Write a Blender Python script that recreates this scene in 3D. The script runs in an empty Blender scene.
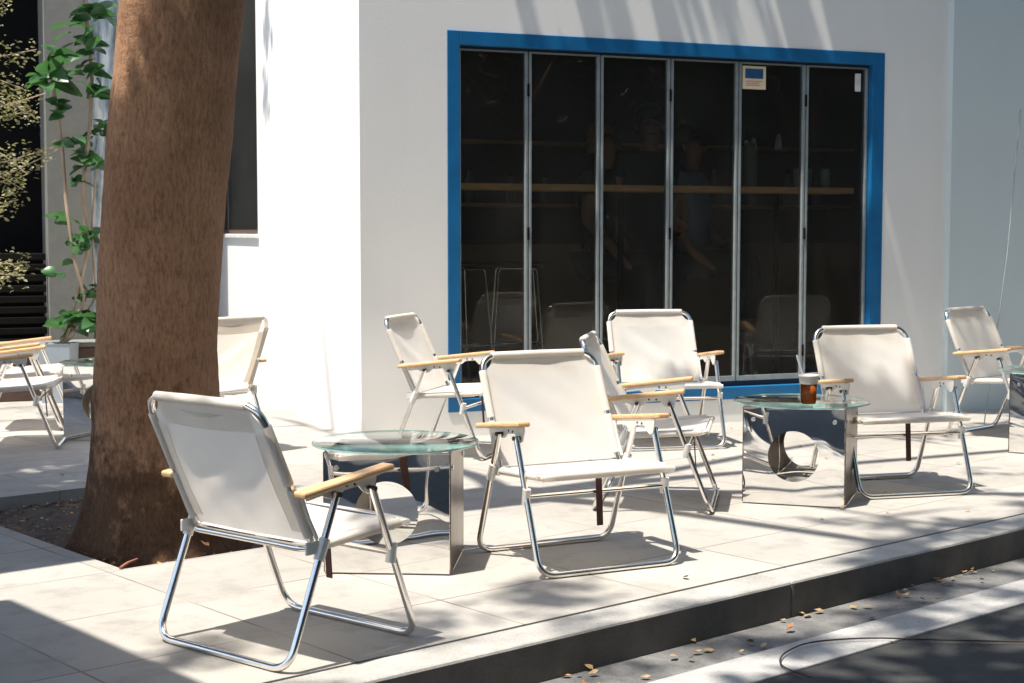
import bpy, bmesh, math, random
from mathutils import Vector, Matrix, Euler
R = math.radians
rnd = random.Random(7)
scene = bpy.context.scene
COL = scene.collection

# ------------------------------------------------------------------ camera, world, sun, exposure
cam_d = bpy.data.cameras.new('camera'); cam = bpy.data.objects.new('camera', cam_d); COL.objects.link(cam)
cam.location = (0, 0, 1.15); cam.rotation_euler = (R(90-4.063), 0, 0)
cam_d.sensor_width = 36; cam_d.lens = 54.28; cam_d.clip_end = 2000
cam_d.dof.use_dof = True; cam_d.dof.focus_distance = 5.6; cam_d.dof.aperture_fstop = 11
scene.camera = cam
SX, SY = .268, .198                       # shadow offset per metre of height
AZ = math.atan2(-SY, -SX); EL = math.atan2(1, math.hypot(SX, SY))
world = bpy.data.worlds.new('World'); scene.world = world; world.use_nodes = True
wn = world.node_tree.nodes; wl = world.node_tree.links
bg = wn['Background']; sky = wn.new('ShaderNodeTexSky'); sky.sky_type = 'NISHITA'; sky.sun_disc = False
sky.sun_elevation = EL; sky.sun_rotation = R(90)-AZ; sky.dust_density = 1.6; sky.ozone_density = 1.3
wl.new(sky.outputs[0], bg.inputs[0]); bg.inputs[1].default_value = .15
sun_d = bpy.data.lights.new('sun', 'SUN'); sun_d.energy = 5.0; sun_d.angle = R(.7); sun_d.color = (1, .93, .82)
sun = bpy.data.objects.new('sun', sun_d); COL.objects.link(sun)
sun.rotation_euler = Vector((SX, SY, -1)).to_track_quat('-Z', 'Y').to_euler(); sun.location = (-4, -3, 12)
vs = scene.view_settings; vs.view_transform = 'Standard'; vs.look = 'None'; vs.gamma = 1; vs.use_curve_mapping = False
vs.exposure = .90

# ------------------------------------------------------------------ materials
def newmat(name):
    m = bpy.data.materials.new(name); m.use_nodes = True
    nt = m.node_tree; return m, nt, nt.nodes['Principled BSDF'], nt.nodes['Material Output']
def node(nt, t, **kw):
    n = nt.nodes.new(t)
    for k, v in kw.items(): setattr(n, k, v)
    return n
def noise(nt, scale, detail=4, vec=None, rough=.55, stretch=None):
    n = node(nt, 'ShaderNodeTexNoise'); n.inputs['Scale'].default_value = scale
    n.inputs['Detail'].default_value = detail; n.inputs['Roughness'].default_value = rough
    tc = node(nt, 'ShaderNodeTexCoord'); src = tc.outputs['Object']
    if stretch:
        mp = node(nt, 'ShaderNodeMapping'); mp.inputs['Scale'].default_value = stretch
        nt.links.new(src, mp.inputs[0]); src = mp.outputs[0]
    nt.links.new(src, n.inputs['Vector']); return n
def ramp(nt, src, stops):
    r = node(nt, 'ShaderNodeValToRGB'); cr = r.color_ramp
    while len(cr.elements) < len(stops): cr.elements.new(.5)
    for e, (p, c) in zip(cr.elements, stops):
        e.position = p; e.color = (c[0], c[1], c[2], 1) if isinstance(c, tuple) else (c, c, c, 1)
    nt.links.new(src, r.inputs[0]); return r
def bump(nt, src, b, strength=.3, dist=.01):
    n = node(nt, 'ShaderNodeBump'); n.inputs['Strength'].default_value = strength; n.inputs['Distance'].default_value = dist
    nt.links.new(src, n.inputs['Height']); nt.links.new(n.outputs[0], b.inputs['Normal']); return n
def mix(nt, a, b, fac, mode='MIX'):
    m = node(nt, 'ShaderNodeMix', data_type='RGBA', blend_type=mode)
    for i, v in ((0, fac), (6, a), (7, b)):
        if hasattr(v, 'is_linked') or hasattr(v, 'links'): nt.links.new(v, m.inputs[i])
        elif i == 0: m.inputs[0].default_value = v
        else: m.inputs[i].default_value = (*v, 1)
    return m.outputs[2]
def simple(name, col, rough=.6, metal=0, var=.12, scale=18, bmp=.15, bdist=.002, spec=.5, stretch=None):
    m, nt, b, o = newmat(name)
    n = noise(nt, scale, 5, stretch=stretch)
    r = ramp(nt, n.outputs['Fac'], [(.3, tuple(c*(1-var) for c in col)), (.7, tuple(min(1, c*(1+var)) for c in col))])
    nt.links.new(r.outputs[0], b.inputs['Base Color'])
    b.inputs['Roughness'].default_value = rough; b.inputs['Metallic'].default_value = metal
    b.inputs['Specular IOR Level'].default_value = spec
    if bmp: bump(nt, n.outputs['Fac'], b, bmp, bdist)
    return m
M = {}
def plaster(name, col):
    m, nt, b, o = newmat(name)
    n1 = noise(nt, 1.3, 6); n2 = noise(nt, 60, 3); n3 = noise(nt, 2.0, 5, stretch=(3, 3, .35))
    r1 = ramp(nt, n1.outputs['Fac'], [(.3, tuple(c*.96 for c in col)), (.7, col)])
    r3 = ramp(nt, n3.outputs['Fac'], [(.35, .985), (.6, 1.0)])
    nt.links.new(mix(nt, r1.outputs[0], r3.outputs[0], 1.0, 'MULTIPLY'), b.inputs['Base Color'])
    b.inputs['Roughness'].default_value = .85; b.inputs['Specular IOR Level'].default_value = .25
    bump(nt, n2.outputs['Fac'], b, .25, .002); return m
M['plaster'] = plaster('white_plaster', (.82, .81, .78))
M['plaster_shaded'] = plaster('shaded_plaster', (.60, .67, .68))  # plaster with the cool shade painted into its colour
# paving: jointed pale granite
def paving():
    m, nt, b, o = newmat('pale_paving')
    tc = node(nt, 'ShaderNodeTexCoord'); sp = node(nt, 'ShaderNodeSeparateXYZ'); nt.links.new(tc.outputs['Object'], sp.inputs[0])
    def joint(out, off, step, w):
        a = node(nt, 'ShaderNodeMath', operation='SUBTRACT'); nt.links.new(out, a.inputs[0]); a.inputs[1].default_value = off-step*200
        c = node(nt, 'ShaderNodeMath', operation='MODULO'); nt.links.new(a.outputs[0], c.inputs[0]); c.inputs[1].default_value = step
        d = node(nt, 'ShaderNodeMath', operation='SUBTRACT'); nt.links.new(c.outputs[0], d.inputs[0]); d.inputs[1].default_value = step/2
        e = node(nt, 'ShaderNodeMath', operation='ABSOLUTE'); nt.links.new(d.outputs[0], e.inputs[0])
        g = node(nt, 'ShaderNodeMath', operation='GREATER_THAN'); nt.links.new(e.outputs[0], g.inputs[0]); g.inputs[1].default_value = step/2-w
        return g.outputs[0]
    ja = joint(sp.outputs[0], 1.76, .6, .0035); jb = joint(sp.outputs[1], .557, .525, .0035)
    mx = node(nt, 'ShaderNodeMath', operation='MAXIMUM'); nt.links.new(ja, mx.inputs[0]); nt.links.new(jb, mx.inputs[1])
    n1 = noise(nt, .9, 6, rough=.6); n2 = noise(nt, 220, 2); n3 = noise(nt, 6, 6, rough=.7)
    # per-slab tone
    vo = node(nt, 'ShaderNodeTexWhiteNoise', noise_dimensions='2D')
    sc = node(nt, 'ShaderNodeVectorMath', operation='SUBTRACT'); nt.links.new(tc.outputs['Object'], sc.inputs[0]); sc.inputs[1].default_value = (1.76-120, .557-105, 0)
    dv = node(nt, 'ShaderNodeVectorMath', operation='DIVIDE'); nt.links.new(sc.outputs[0], dv.inputs[0]); dv.inputs[1].default_value = (.6, .525, 1)
    fl = node(nt, 'ShaderNodeVectorMath', operation='FLOOR'); nt.links.new(dv.outputs[0], fl.inputs[0]); nt.links.new(fl.outputs[0], vo.inputs['Vector'])
    c1 = ramp(nt, n1.outputs['Fac'], [(.3, (.315, .298, .272)), (.7, (.395, .38, .355))])
    c2 = ramp(nt, n2.outputs['Fac'], [(.3, .84), (.6, 1.0)])
    c3 = ramp(nt, n3.outputs['Fac'], [(.30, .72), (.50, 1.0)])
    c4 = ramp(nt, vo.outputs['Value'], [(0, .9), (1, 1.03)])
    x = mix(nt, c1.outputs[0], c2.outputs[0], 1.0, 'MULTIPLY'); x = mix(nt, x, c3.outputs[0], .8, 'MULTIPLY'); x = mix(nt, x, c4.outputs[0], 1.0, 'MULTIPLY')
    jn = noise(nt, 3, 3); jr = ramp(nt, jn.outputs['Fac'], [(.35, (.30, .27, .24)), (.65, (.13, .11, .10))])
    x = mix(nt, x, jr.outputs[0], mx.outputs[0])
    nt.links.new(x, b.inputs['Base Color']); b.inputs['Roughness'].default_value = .8; b.inputs['Specular IOR Level'].default_value = .3
    hs = node(nt, 'ShaderNodeMath', operation='SUBTRACT'); nt.links.new(n3.outputs['Fac'], hs.inputs[0]); nt.links.new(mx.outputs[0], hs.inputs[1])
    bump(nt, hs.outputs[0], b, .35, .003); return m
M['paving'] = paving()
def concrete(name, lo, hi, sc=5, b_=.3):
    m, nt, b, o = newmat(name)
    n1 = noise(nt, sc, 8, rough=.65); n2 = noise(nt, 150, 3)
    c1 = ramp(nt, n1.outputs['Fac'], [(.3, lo), (.7, hi)]); c2 = ramp(nt, n2.outputs['Fac'], [(.3, .75), (.65, 1.0)])
    nt.links.new(mix(nt, c1.outputs[0], c2.outputs[0], 1.0, 'MULTIPLY'), b.inputs['Base Color'])
    b.inputs['Roughness'].default_value = .85; bump(nt, n2.outputs['Fac'], b, b_, .004); return m
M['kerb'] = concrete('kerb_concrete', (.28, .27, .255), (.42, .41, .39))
M['kerb_face_shaded'] = concrete('kerb_face_shaded', (.075, .065, .055), (.15, .13, .115))  # kerb concrete with the shade on its sides put into the colour
M['gutter'] = concrete('gutter_asphalt', (.09, .09, .09), (.22, .215, .21), 9, .8)
M['band'] = concrete('edge_band', (.30, .30, .29), (.43, .42, .41), 4)
M['asphalt'] = concrete('asphalt', (.018, .02, .021), (.045, .046, .046), 7, 1.0)
M['soil'] = concrete('soil', (.03, .022, .016), (.10, .07, .05), 14, 1.0)
M['blue'] = simple('blue_paint', (.003, .12, .30), .45, var=.15, scale=6, bmp=.1)
M['navy'] = simple('navy_gap', (.01, .02, .05), .6)
M['mullion'] = simple('grey_aluminium', (.30, .34, .35), .4, .3, bmp=.05)
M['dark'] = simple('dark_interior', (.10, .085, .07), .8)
M['black'] = simple('black_matt', (.006, .006, .006), .8, spec=.08)
M['floor_in'] = simple('interior_floor', (.05, .035, .028), .5)
M['wood_bar'] = simple('counter_wood', (.75, .42, .19), .5, var=.25, scale=10, stretch=(1, 12, 12))
M['wood'] = simple('pale_armrest_wood', (.60, .37, .19), .45, var=.22, scale=22, stretch=(8, 1, 8))
M['alu'] = simple('polished_aluminium', (.84, .80, .76), .20, 1, var=.06, scale=40, bmp=.03)
M['white_metal'] = simple('white_bracket', (.72, .70, .66), .38, .35, var=.05)
M['rivet'] = simple('dark_rivet', (.06, .04, .035), .4, .5)
M['strap'] = simple('brown_strap', (.05, .016, .012), .7)
M['soil_pot'] = simple('potting_soil', (.03, .02, .015), .9)
M['pot'] = simple('grey_white_pot', (.30, .34, .37), .7, var=.1, scale=5)
M['bark_thin'] = simple('cane_bark', (.32, .24, .17), .8, var=.3, scale=30, stretch=(1, 1, .2))
M['dry'] = simple('dry_leaf', (.36, .25, .12), .8, var=.4, scale=30)
M['dry2'] = simple('dry_brown_leaf', (.26, .12, .05), .8, var=.4, scale=30)
M['stick'] = simple('reddish_stick', (.28, .11, .07), .8)
M['louver'] = simple('dark_louver', (.010, .009, .008), .85, spec=.1)
M['column'] = simple('grey_column', (.17, .17, .155), .85, var=.08)
M['brownwood'] = simple('brown_board', (.085, .05, .035), .7, var=.25, stretch=(1, 1, 8))
M['skin'] = simple('skin', (.28, .13, .08), .5, var=.05)
M['cloth_dark'] = simple('dark_cloth', (.015, .02, .03), .9)
M['cloth_blue'] = simple('blue_grey_cloth', (.09, .13, .19), .9)
M['cloth_white'] = simple('white_cloth', (.55, .55, .52), .8)
M['hair'] = simple('black_hair', (.008, .006, .005), .4)
M['hair_brown'] = simple('ochre_hair', (.35, .19, .07), .5)
M['facade'] = simple('far_facade', (.05, .048, .045), .9, var=.2, scale=1)
M['awning'] = simple('dark_green_canvas', (.05, .07, .05), .9)
M['notice'] = simple('cream_paper', (.85, .70, .46), .8, var=.03)
M['notice_blue'] = simple('notice_blue', (.01, .09, .22), .7)
M['notice_text'] = simple('notice_text', (.60, .36, .28), .8)
M['white_plastic'] = simple('white_plastic', (.75, .75, .74), .4)
M['liquid'] = simple('iced_tea', (.38, .10, .02), .15, var=.3, scale=30)
def canvas():
    m, nt, b, o = newmat('white_canvas')
    w1 = node(nt, 'ShaderNodeTexWave', bands_direction='X'); w1.inputs['Scale'].default_value = 260
    w2 = node(nt, 'ShaderNodeTexWave', bands_direction='Z'); w2.inputs['Scale'].default_value = 260
    tc = node(nt, 'ShaderNodeTexCoord'); nt.links.new(tc.outputs['Object'], w1.inputs[0]); nt.links.new(tc.outputs['Object'], w2.inputs[0])
    a = node(nt, 'ShaderNodeMath', operation='ADD'); nt.links.new(w1.outputs['Fac'], a.inputs[0]); nt.links.new(w2.outputs['Fac'], a.inputs[1])
    n = noise(nt, 9, 5); n2 = noise(nt, 5, 3, stretch=(1, 1, 2.2))
    s = node(nt, 'ShaderNodeMath', operation='MULTIPLY_ADD'); nt.links.new(n2.outputs['Fac'], s.inputs[0]); s.inputs[1].default_value = 6; nt.links.new(a.outputs[0], s.inputs[2])
    c = ramp(nt, n.outputs['Fac'], [(.25, (.88, .86, .82)), (.6, (.93, .92, .895))])
    nt.links.new(c.outputs[0], b.inputs['Base Color']); b.inputs['Roughness'].default_value = .9; b.inputs['Specular IOR Level'].default_value = .15
    bp = bump(nt, s.outputs[0], b, .5, .0022)
    t = node(nt, 'ShaderNodeBsdfTranslucent'); t.inputs[0].default_value = (1, .91, .79, 1)
    mx = node(nt, 'ShaderNodeMixShader'); mx.inputs[0].default_value = .45
    nt.links.new(b.outputs[0], mx.inputs[1]); nt.links.new(t.outputs[0], mx.inputs[2]); nt.links.new(mx.outputs[0], o.inputs[0]); return m
M['canvas'] = canvas()
def thin_glass(name, tint, ior=1.5, rough=.0, haze=0, wob=0):
    m, nt, b, o = newmat(name)
    tr = node(nt, 'ShaderNodeBsdfTransparent'); tr.inputs[0].default_value = (*tint, 1)
    gl = node(nt, 'ShaderNodeBsdfGlossy'); gl.inputs['Roughness'].default_value = rough; gl.inputs[0].default_value = (.95, .97, .97, 1)
    fr = node(nt, 'ShaderNodeFresnel'); fr.inputs[0].default_value = ior
    if wob:
        n = noise(nt, 3, 2); bb = node(nt, 'ShaderNodeBump'); bb.inputs['Strength'].default_value = wob; bb.inputs['Distance'].default_value = .02
        nt.links.new(n.outputs['Fac'], bb.inputs['Height']); nt.links.new(bb.outputs[0], gl.inputs['Normal'])
    mx = node(nt, 'ShaderNodeMixShader'); nt.links.new(fr.outputs[0], mx.inputs[0]); nt.links.new(tr.outputs[0], mx.inputs[1]); nt.links.new(gl.outputs[0], mx.inputs[2])
    if haze:  # pale diffuse haze added to lift the dark panes
        n = noise(nt, 2.5, 6, rough=.65); r = ramp(nt, n.outputs['Fac'], [(.3, haze*.6), (.7, haze*1.4)])
        df = node(nt, 'ShaderNodeBsdfDiffuse'); df.inputs[0].default_value = (.55, .53, .49, 1); m2 = node(nt, 'ShaderNodeMixShader')
        nt.links.new(r.outputs[0], m2.inputs[0]); nt.links.new(mx.outputs[0], m2.inputs[1]); nt.links.new(df.outputs[0], m2.inputs[2]); mx = m2
    nt.links.new(mx.outputs[0], o.inputs[0]); return m
M['door_glass'] = thin_glass('door_glass', (.78, .80, .80), 1.34, haze=.022)
M['table_glass'] = thin_glass('table_glass', (.98, .99, .988), 1.34)
M['cup_glass'] = thin_glass('clear_cup', (.93, .92, .9), 1.4)
M['glass_edge'] = simple('green_glass_edge', (.30, .50, .47), .1, var=.2, scale=20, spec=.8)
def mirror():
    m, nt, b, o = newmat('mirror_steel')
    n = noise(nt, 5, 4); n2 = noise(nt, 2.2, 2)
    c = ramp(nt, n.outputs['Fac'], [(.3, (.78, .765, .745)), (.65, (.90, .89, .875))])
    r = ramp(nt, n.outputs['Fac'], [(.3, .035), (.7, .008)])
    nt.links.new(c.outputs[0], b.inputs['Base Color']); nt.links.new(r.outputs[0], b.inputs['Roughness'])
    b.inputs['Metallic'].default_value = 1; bump(nt, n2.outputs['Fac'], b, .25, .02); return m
M['mirror'] = mirror()
M['brass_edge'] = simple('worn_steel_edge', (.20, .15, .11), .28, 1, var=.35, scale=25, stretch=(1, 1, .3))
def bark():
    m, nt, b, o = newmat('tree_bark')
    n1 = noise(nt, 85, 6, rough=.75, stretch=(1, 1, .3)); n2 = noise(nt, 2.2, 6, rough=.6); n3 = noise(nt, 9, 5, stretch=(1, 1, 2.5))
    c1 = ramp(nt, n1.outputs['Fac'], [(.25, (.15, .075, .045)), (.5, (.40, .225, .132)), (.8, (.56, .35, .215))])
    c2 = ramp(nt, n2.outputs['Fac'], [(.34, (.66, .62, .60)), (.60, (1, 1, 1))])
    c3 = ramp(nt, n3.outputs['Fac'], [(.28, .45), (.42, 1.0)])
    x = mix(nt, c1.outputs[0], c2.outputs[0], 1.0, 'MULTIPLY'); x = mix(nt, x, c3.outputs[0], .3, 'MULTIPLY')
    # ragged damp stain, with shade painted in, round the foot of the trunk
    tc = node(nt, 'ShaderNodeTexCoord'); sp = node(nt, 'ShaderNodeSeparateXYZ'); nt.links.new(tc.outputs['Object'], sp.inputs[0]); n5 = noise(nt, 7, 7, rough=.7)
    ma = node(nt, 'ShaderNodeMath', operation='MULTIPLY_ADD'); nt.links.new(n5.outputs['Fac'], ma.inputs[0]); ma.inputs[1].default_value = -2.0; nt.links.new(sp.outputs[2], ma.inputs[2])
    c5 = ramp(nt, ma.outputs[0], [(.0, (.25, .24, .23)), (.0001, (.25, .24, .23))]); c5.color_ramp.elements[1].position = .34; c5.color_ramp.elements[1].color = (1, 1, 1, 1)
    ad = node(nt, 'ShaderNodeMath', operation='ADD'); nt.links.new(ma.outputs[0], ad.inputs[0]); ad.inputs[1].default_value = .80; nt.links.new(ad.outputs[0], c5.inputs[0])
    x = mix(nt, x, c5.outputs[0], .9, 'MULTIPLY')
    nt.links.new(x, b.inputs['Base Color']); b.inputs['Roughness'].default_value = .9; b.inputs['Specular IOR Level'].default_value = .2
    a = node(nt, 'ShaderNodeMath', operation='ADD'); nt.links.new(n1.outputs['Fac'], a.inputs[0]); nt.links.new(n3.outputs['Fac'], a.inputs[1])
    bump(nt, a.outputs[0], b, .9, .012); return m
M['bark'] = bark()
def leafmat(name, lo, hi, tr, f=.35, rough=.4):
    m, nt, b, o = newmat(name)
    n = noise(nt, 9, 2); c = ramp(nt, n.outputs['Fac'], [(.35, lo), (.65, hi)])
    nt.links.new(c.outputs[0], b.inputs['Base Color']); b.inputs['Roughness'].default_value = rough
    t = node(nt, 'ShaderNodeBsdfTranslucent'); t.inputs[0].default_value = (*tr, 1)
    mx = node(nt, 'ShaderNodeMixShader'); mx.inputs[0].default_value = f
    nt.links.new(b.outputs[0], mx.inputs[1]); nt.links.new(t.outputs[0], mx.inputs[2]); nt.links.new(mx.outputs[0], o.inputs[0]); return m
M['leaf'] = leafmat('crown_leaf', (.03, .07, .02), (.08, .14, .04), (.10, .2, .03))
M['leaf_fig'] = leafmat('glossy_leaf', (.018, .06, .022), (.06, .15, .055), (.08, .22, .06), .3, .3)
M['leaf_var'] = leafmat('variegated_leaf', (.05, .065, .02), (.34, .32, .18), (.3, .3, .1), .3, .5)
M['leaf_dark'] = leafmat('dark_leaf', (.015, .03, .012), (.03, .055, .02), (.03, .06, .02))
def wavy():
    m, nt, b, o = newmat('wavy_translucent_sheet')
    n = noise(nt, 7, 5, stretch=(2.6, 1, .55)); c = ramp(nt, n.outputs['Fac'], [(.33, (.12, .15, .18)), (.5, (.40, .47, .52)), (.62, (.72, .76, .78))])
    nt.links.new(c.outputs[0], b.inputs['Base Color']); b.inputs['Roughness'].default_value = .25; bump(nt, n.outputs['Fac'], b, .8, .03); return m
M['wavy'] = wavy()

# ------------------------------------------------------------------ mesh helpers
class MB:
    def __init__(s): s.v = []; s.f = []; s.m = []; s.sm = []
    def add(s, vs_, fs, mi=0, smooth=False):
        o = len(s.v); s.v += [tuple(v) for v in vs_]
        for f in fs: s.f.append(tuple(o+i for i in f)); s.m.append(mi); s.sm.append(smooth)
    def box(s, x0, x1, y0, y1, z0, z1, mi=0, ch=0.0, rot=None):
        bm = bmesh.new(); bmesh.ops.create_cube(bm, size=1)
        for v in bm.verts: v.co = Vector(((x0+x1)/2+v.co.x*(x1-x0), (y0+y1)/2+v.co.y*(y1-y0), (z0+z1)/2+v.co.z*(z1-z0)))
        if ch: bmesh.ops.bevel(bm, geom=bm.edges[:], offset=ch, segments=2, affect='EDGES', profile=.5)
        if rot: bmesh.ops.transform(bm, matrix=rot, verts=bm.verts[:])
        bm.verts.index_update(); s.add([v.co.copy() for v in bm.verts], [[v.index for v in f.verts] for f in bm.faces], mi); bm.free()
    def tube(s, pts, r, seg=10, mi=0, caps=True):
        pts = [Vector(p) for p in pts]; n = len(pts)
        rs = r if isinstance(r, (list, tuple)) else [r]*n
        T = [(pts[min(i+1, n-1)]-pts[max(i-1, 0)]).normalized() for i in range(n)]
        a = Vector((0, 0, 1)) if abs(T[0].z) < .9 else Vector((1, 0, 0))
        N = (a-T[0]*a.dot(T[0])).normalized(); vs_ = []
        for i in range(n):
            N = (N-T[i]*N.dot(T[i])).normalized(); B = T[i].cross(N)
            for k in range(seg):
                t = 2*math.pi*k/seg; vs_.append(pts[i]+(N*math.cos(t)+B*math.sin(t))*rs[i])
        fs = [(i*seg+k, i*seg+(k+1) % seg, (i+1)*seg+(k+1) % seg, (i+1)*seg+k) for i in range(n-1) for k in range(seg)]
        s.add(vs_, fs, mi, True)
        if caps: s.add(vs_[:seg][::-1], [range(seg)], mi); s.add(vs_[-seg:], [range(seg)], mi)
    def lathe(s, prof, seg=24, c=(0, 0, 0), mi=0, smooth=True):
        vs_ = [(c[0]+r*math.cos(2*math.pi*k/seg), c[1]+r*math.sin(2*math.pi*k/seg), c[2]+z) for r, z in prof for k in range(seg)]
        n = len(prof)
        s.add(vs_, [(i*seg+k, i*seg+(k+1) % seg, (i+1)*seg+(k+1) % seg, (i+1)*seg+k) for i in range(n-1) for k in range(seg)], mi, smooth)
    def prism(s, poly, x0, x1, mi=0):           # polygon in (y,z), extruded along x
        n = len(poly); vs_ = [(x0, y, z) for y, z in poly]+[(x1, y, z) for y, z in poly]
        s.add(vs_, [tuple(range(n))[::-1], tuple(range(n, 2*n))]+[(i, (i+1) % n, n+(i+1) % n, n+i) for i in range(n)], mi)
    def build(s, name, mats, parent=None):
        me = bpy.data.meshes.new(name); me.from_pydata(s.v, [], s.f)
        if not isinstance(mats, (list, tuple)): mats = [mats]
        for m in mats: me.materials.append(m)
        for p, mi, sm in zip(me.polygons, s.m, s.sm): p.material_index = mi; p.use_smooth = sm
        bm = bmesh.new(); bm.from_mesh(me); bmesh.ops.recalc_face_normals(bm, faces=bm.faces[:]) if len(s.f) < 20000 else None; bm.to_mesh(me); bm.free()
        o = bpy.data.objects.new(name, me); COL.objects.link(o)
        if parent: o.parent = parent
        return o
def fillet(pts, r, seg=6):
    pts = [Vector(p) for p in pts]; out = [pts[0]]
    for i in range(1, len(pts)-1):
        a = (pts[i-1]-pts[i]); b = (pts[i+1]-pts[i]); rr = min(r, a.length*.49, b.length*.49)
        p0 = pts[i]+a.normalized()*rr; p1 = pts[i]+b.normalized()*rr
        for k in range(seg+1):
            t = k/seg; out.append(p0*(1-t)**2+pts[i]*2*t*(1-t)+p1*t*t)
    out.append(pts[-1]); return out
def tag(o, label=None, cat=None, group=None, kind=None):
    if label: o['label'] = label
    if cat: o['category'] = cat
    if group: o['group'] = group
    if kind: o['kind'] = kind
    return o
def empty(name, loc=(0, 0, 0), rz=0):
    o = bpy.data.objects.new(name, None); COL.objects.link(o); o.location = loc; o.rotation_euler = (0, 0, rz); o.empty_display_size = .1; return o
def dup(root, loc, rz, label=None):
    def cp(o, par):
        c = o.copy(); COL.objects.link(c); c.parent = par
        for ch in list(o.children): cp(ch, c)
        return c
    r = cp(root, None); r.location = loc; r.rotation_euler = (0, 0, rz)
    if label: r['label'] = label
    return r

# ------------------------------------------------------------------ street frame: a runs along the kerb, b inward from it
KA = R(41.1); KD = Vector((math.cos(KA), math.sin(KA), 0)); KM = Vector((-math.sin(KA), math.cos(KA), 0))
K0 = Vector((.449, 4.613, 0)) - KD*3.369
def ab(a, b, z=0): return K0+KD*a+KM*b+Vector((0, 0, z))
def street(mb, name, mat):
    o = mb.build(name, mat); o.location = K0; o.rotation_euler = (0, 0, KA); o['kind'] = 'structure'; return o
def sheet(mb, a0, a1, b0, b1, z): mb.add([(a0, b0, z), (a1, b0, z), (a1, b1, z), (a0, b1, z)], [(0, 1, 2, 3)])
BA0, BA1, BB0, BB1 = 2.42, 3.62, 1.62, 3.28     # tree bed
mb = MB(); sheet(mb, -300, 300, -300, 300, -.25); street(mb, 'ground', M['asphalt'])
mb = MB()
for a0, a1, b0, b1 in ((-14, BA0, .16, 26), (BA1, 26, .16, 26), (BA0, BA1, .16, BB0), (BA0, BA1, BB1, 26)): mb.box(a0, a1, b0, b1, -.12, 0)
street(mb, 'pavement', M['paving'])
mb = MB()
a = -14.0
while a < 26:
    mb.box(a+.0005, a+1.9995, 0, .157, -.24, -.001+rnd.uniform(-.0006, .0006), ch=.009); a += 2.0
ko = street(mb, 'kerb', [M['kerb'], M['kerb_face_shaded']])
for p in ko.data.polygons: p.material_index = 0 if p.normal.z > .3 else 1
mb = MB(); sheet(mb, -14, 26, -.212, .02, -.122); street(mb, 'gutter', M['gutter'])
mb = MB(); mb.box(-14, 26, -.405, -.212, -.2, -.116, ch=.004); street(mb, 'edge_band', M['band'])
mb = MB(); sheet(mb, -14, 26, -9, -.405, -.124); street(mb, 'road', M['asphalt'])
mb = MB(); sheet(mb, -14, 26, -14, -9, -.02); street(mb, 'opposite_pavement', M['asphalt'])  # dark asphalt colour stands in for shade on the far pavement
# soil in the bed, lumpy
mb = MB(); n = 26; vs_ = []
for i in range(n+1):
    for j in range(n+1):
        vs_.append((BA0+(BA1-BA0)*i/n, BB0+(BB1-BB0)*j/n, -.055+rnd.uniform(-.012, .012)))
mb.add(vs_, [(i*(n+1)+j, (i+1)*(n+1)+j, (i+1)*(n+1)+j+1, i*(n+1)+j+1) for i in range(n) for j in range(n)], 0, True)
street(mb, 'soil', M['soil'])
mb = MB()                                       # litter of twigs and crumbs on the soil
for k in range(900):
    x = rnd.uniform(BA0+.02, BA1-.02); y = rnd.uniform(BB0+.02, BB1-.02); r_ = rnd.uniform(.004, .013); t = rnd.uniform(0, 6.3)
    c, s_ = math.cos(t)*r_, math.sin(t)*r_; z = -.045+rnd.uniform(0, .012)
    mb.add([(x-c, y-s_, z), (x+s_*.5, y-c*.5, z+rnd.uniform(0, .008)), (x+c, y+s_, z+.004), (x-s_*.5, y+c*.5, z)], [(0, 1, 2, 3)], rnd.choice((0, 0, 1)))
o = mb.build('leaf_litter', [M['dry2'], M['dry']]); o.location = K0; o.rotation_euler = (0, 0, KA); tag(o, 'brown leaf crumbs and twigs covering the dark soil round the trunk', 'leaf litter', kind='stuff')

# ------------------------------------------------------------------ cafe building
BA = R(22.475)
def bld(name, loc=(1.351, 9.302, 0)): return empty(name, loc, BA)
cafe = tag(bld('cafe_building'), 'white plastered cafe building with a blue framed row of dark glass doors', 'building')
S0 = -2.353
mb = MB()       # front wall with the opening s -1.849..1.046, z .0..2.258
for s0, s1, z0, z1 in ((S0, -1.849, -.1, 4.2), (1.046, 1.53, -.1, 4.2), (-1.849, 1.046, 2.258, 4.2), (-1.849, 1.046, -.1, .141)):
    mb.box(s0, s1, 0, .2, z0, z1)
mb.build('front_wall', M['plaster'], cafe)
mb = MB()       # side wall with window opening q 2.41..3.08
for q0, q1, z0, z1 in ((.2, 2.41, -.1, 4.2), (3.65, 3.85, -.1, 4.2), (2.41, 3.65, -.1, 1.135), (2.41, 3.65, 3.0, 4.2)): mb.box(S0, S0+.2, q0, q1, z0, z1)
mb.build('side_wall', M['plaster'], cafe)
mb = MB(); mb.box(1.53, 9, -.05, .2, -.1, 4.2); mb.build('projecting_wall', M['plaster_shaded'], cafe)
mb = MB(); mb.box(S0, 9, .003, 7.5, 4.2, 4.35); mb.build('roof', M['plaster'], cafe)
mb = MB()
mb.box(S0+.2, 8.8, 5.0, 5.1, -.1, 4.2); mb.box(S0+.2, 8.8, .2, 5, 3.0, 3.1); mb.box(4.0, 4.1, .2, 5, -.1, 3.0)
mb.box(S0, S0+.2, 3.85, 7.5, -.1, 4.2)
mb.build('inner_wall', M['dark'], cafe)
mb = MB(); mb.box(S0+.2, 4, .2, 5, .12, .20); mb.build('inner_floor', M['floor_in'], cafe)
mb = MB()       # blue frame: 4 strips, proud of the wall by 6 mm, with reveal
mb.box(-1.849, -1.775, -.006, .08, .141, 2.258, ch=.003); mb.box(.958, 1.046, -.006, .08, .141, 2.258, ch=.003)
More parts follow.
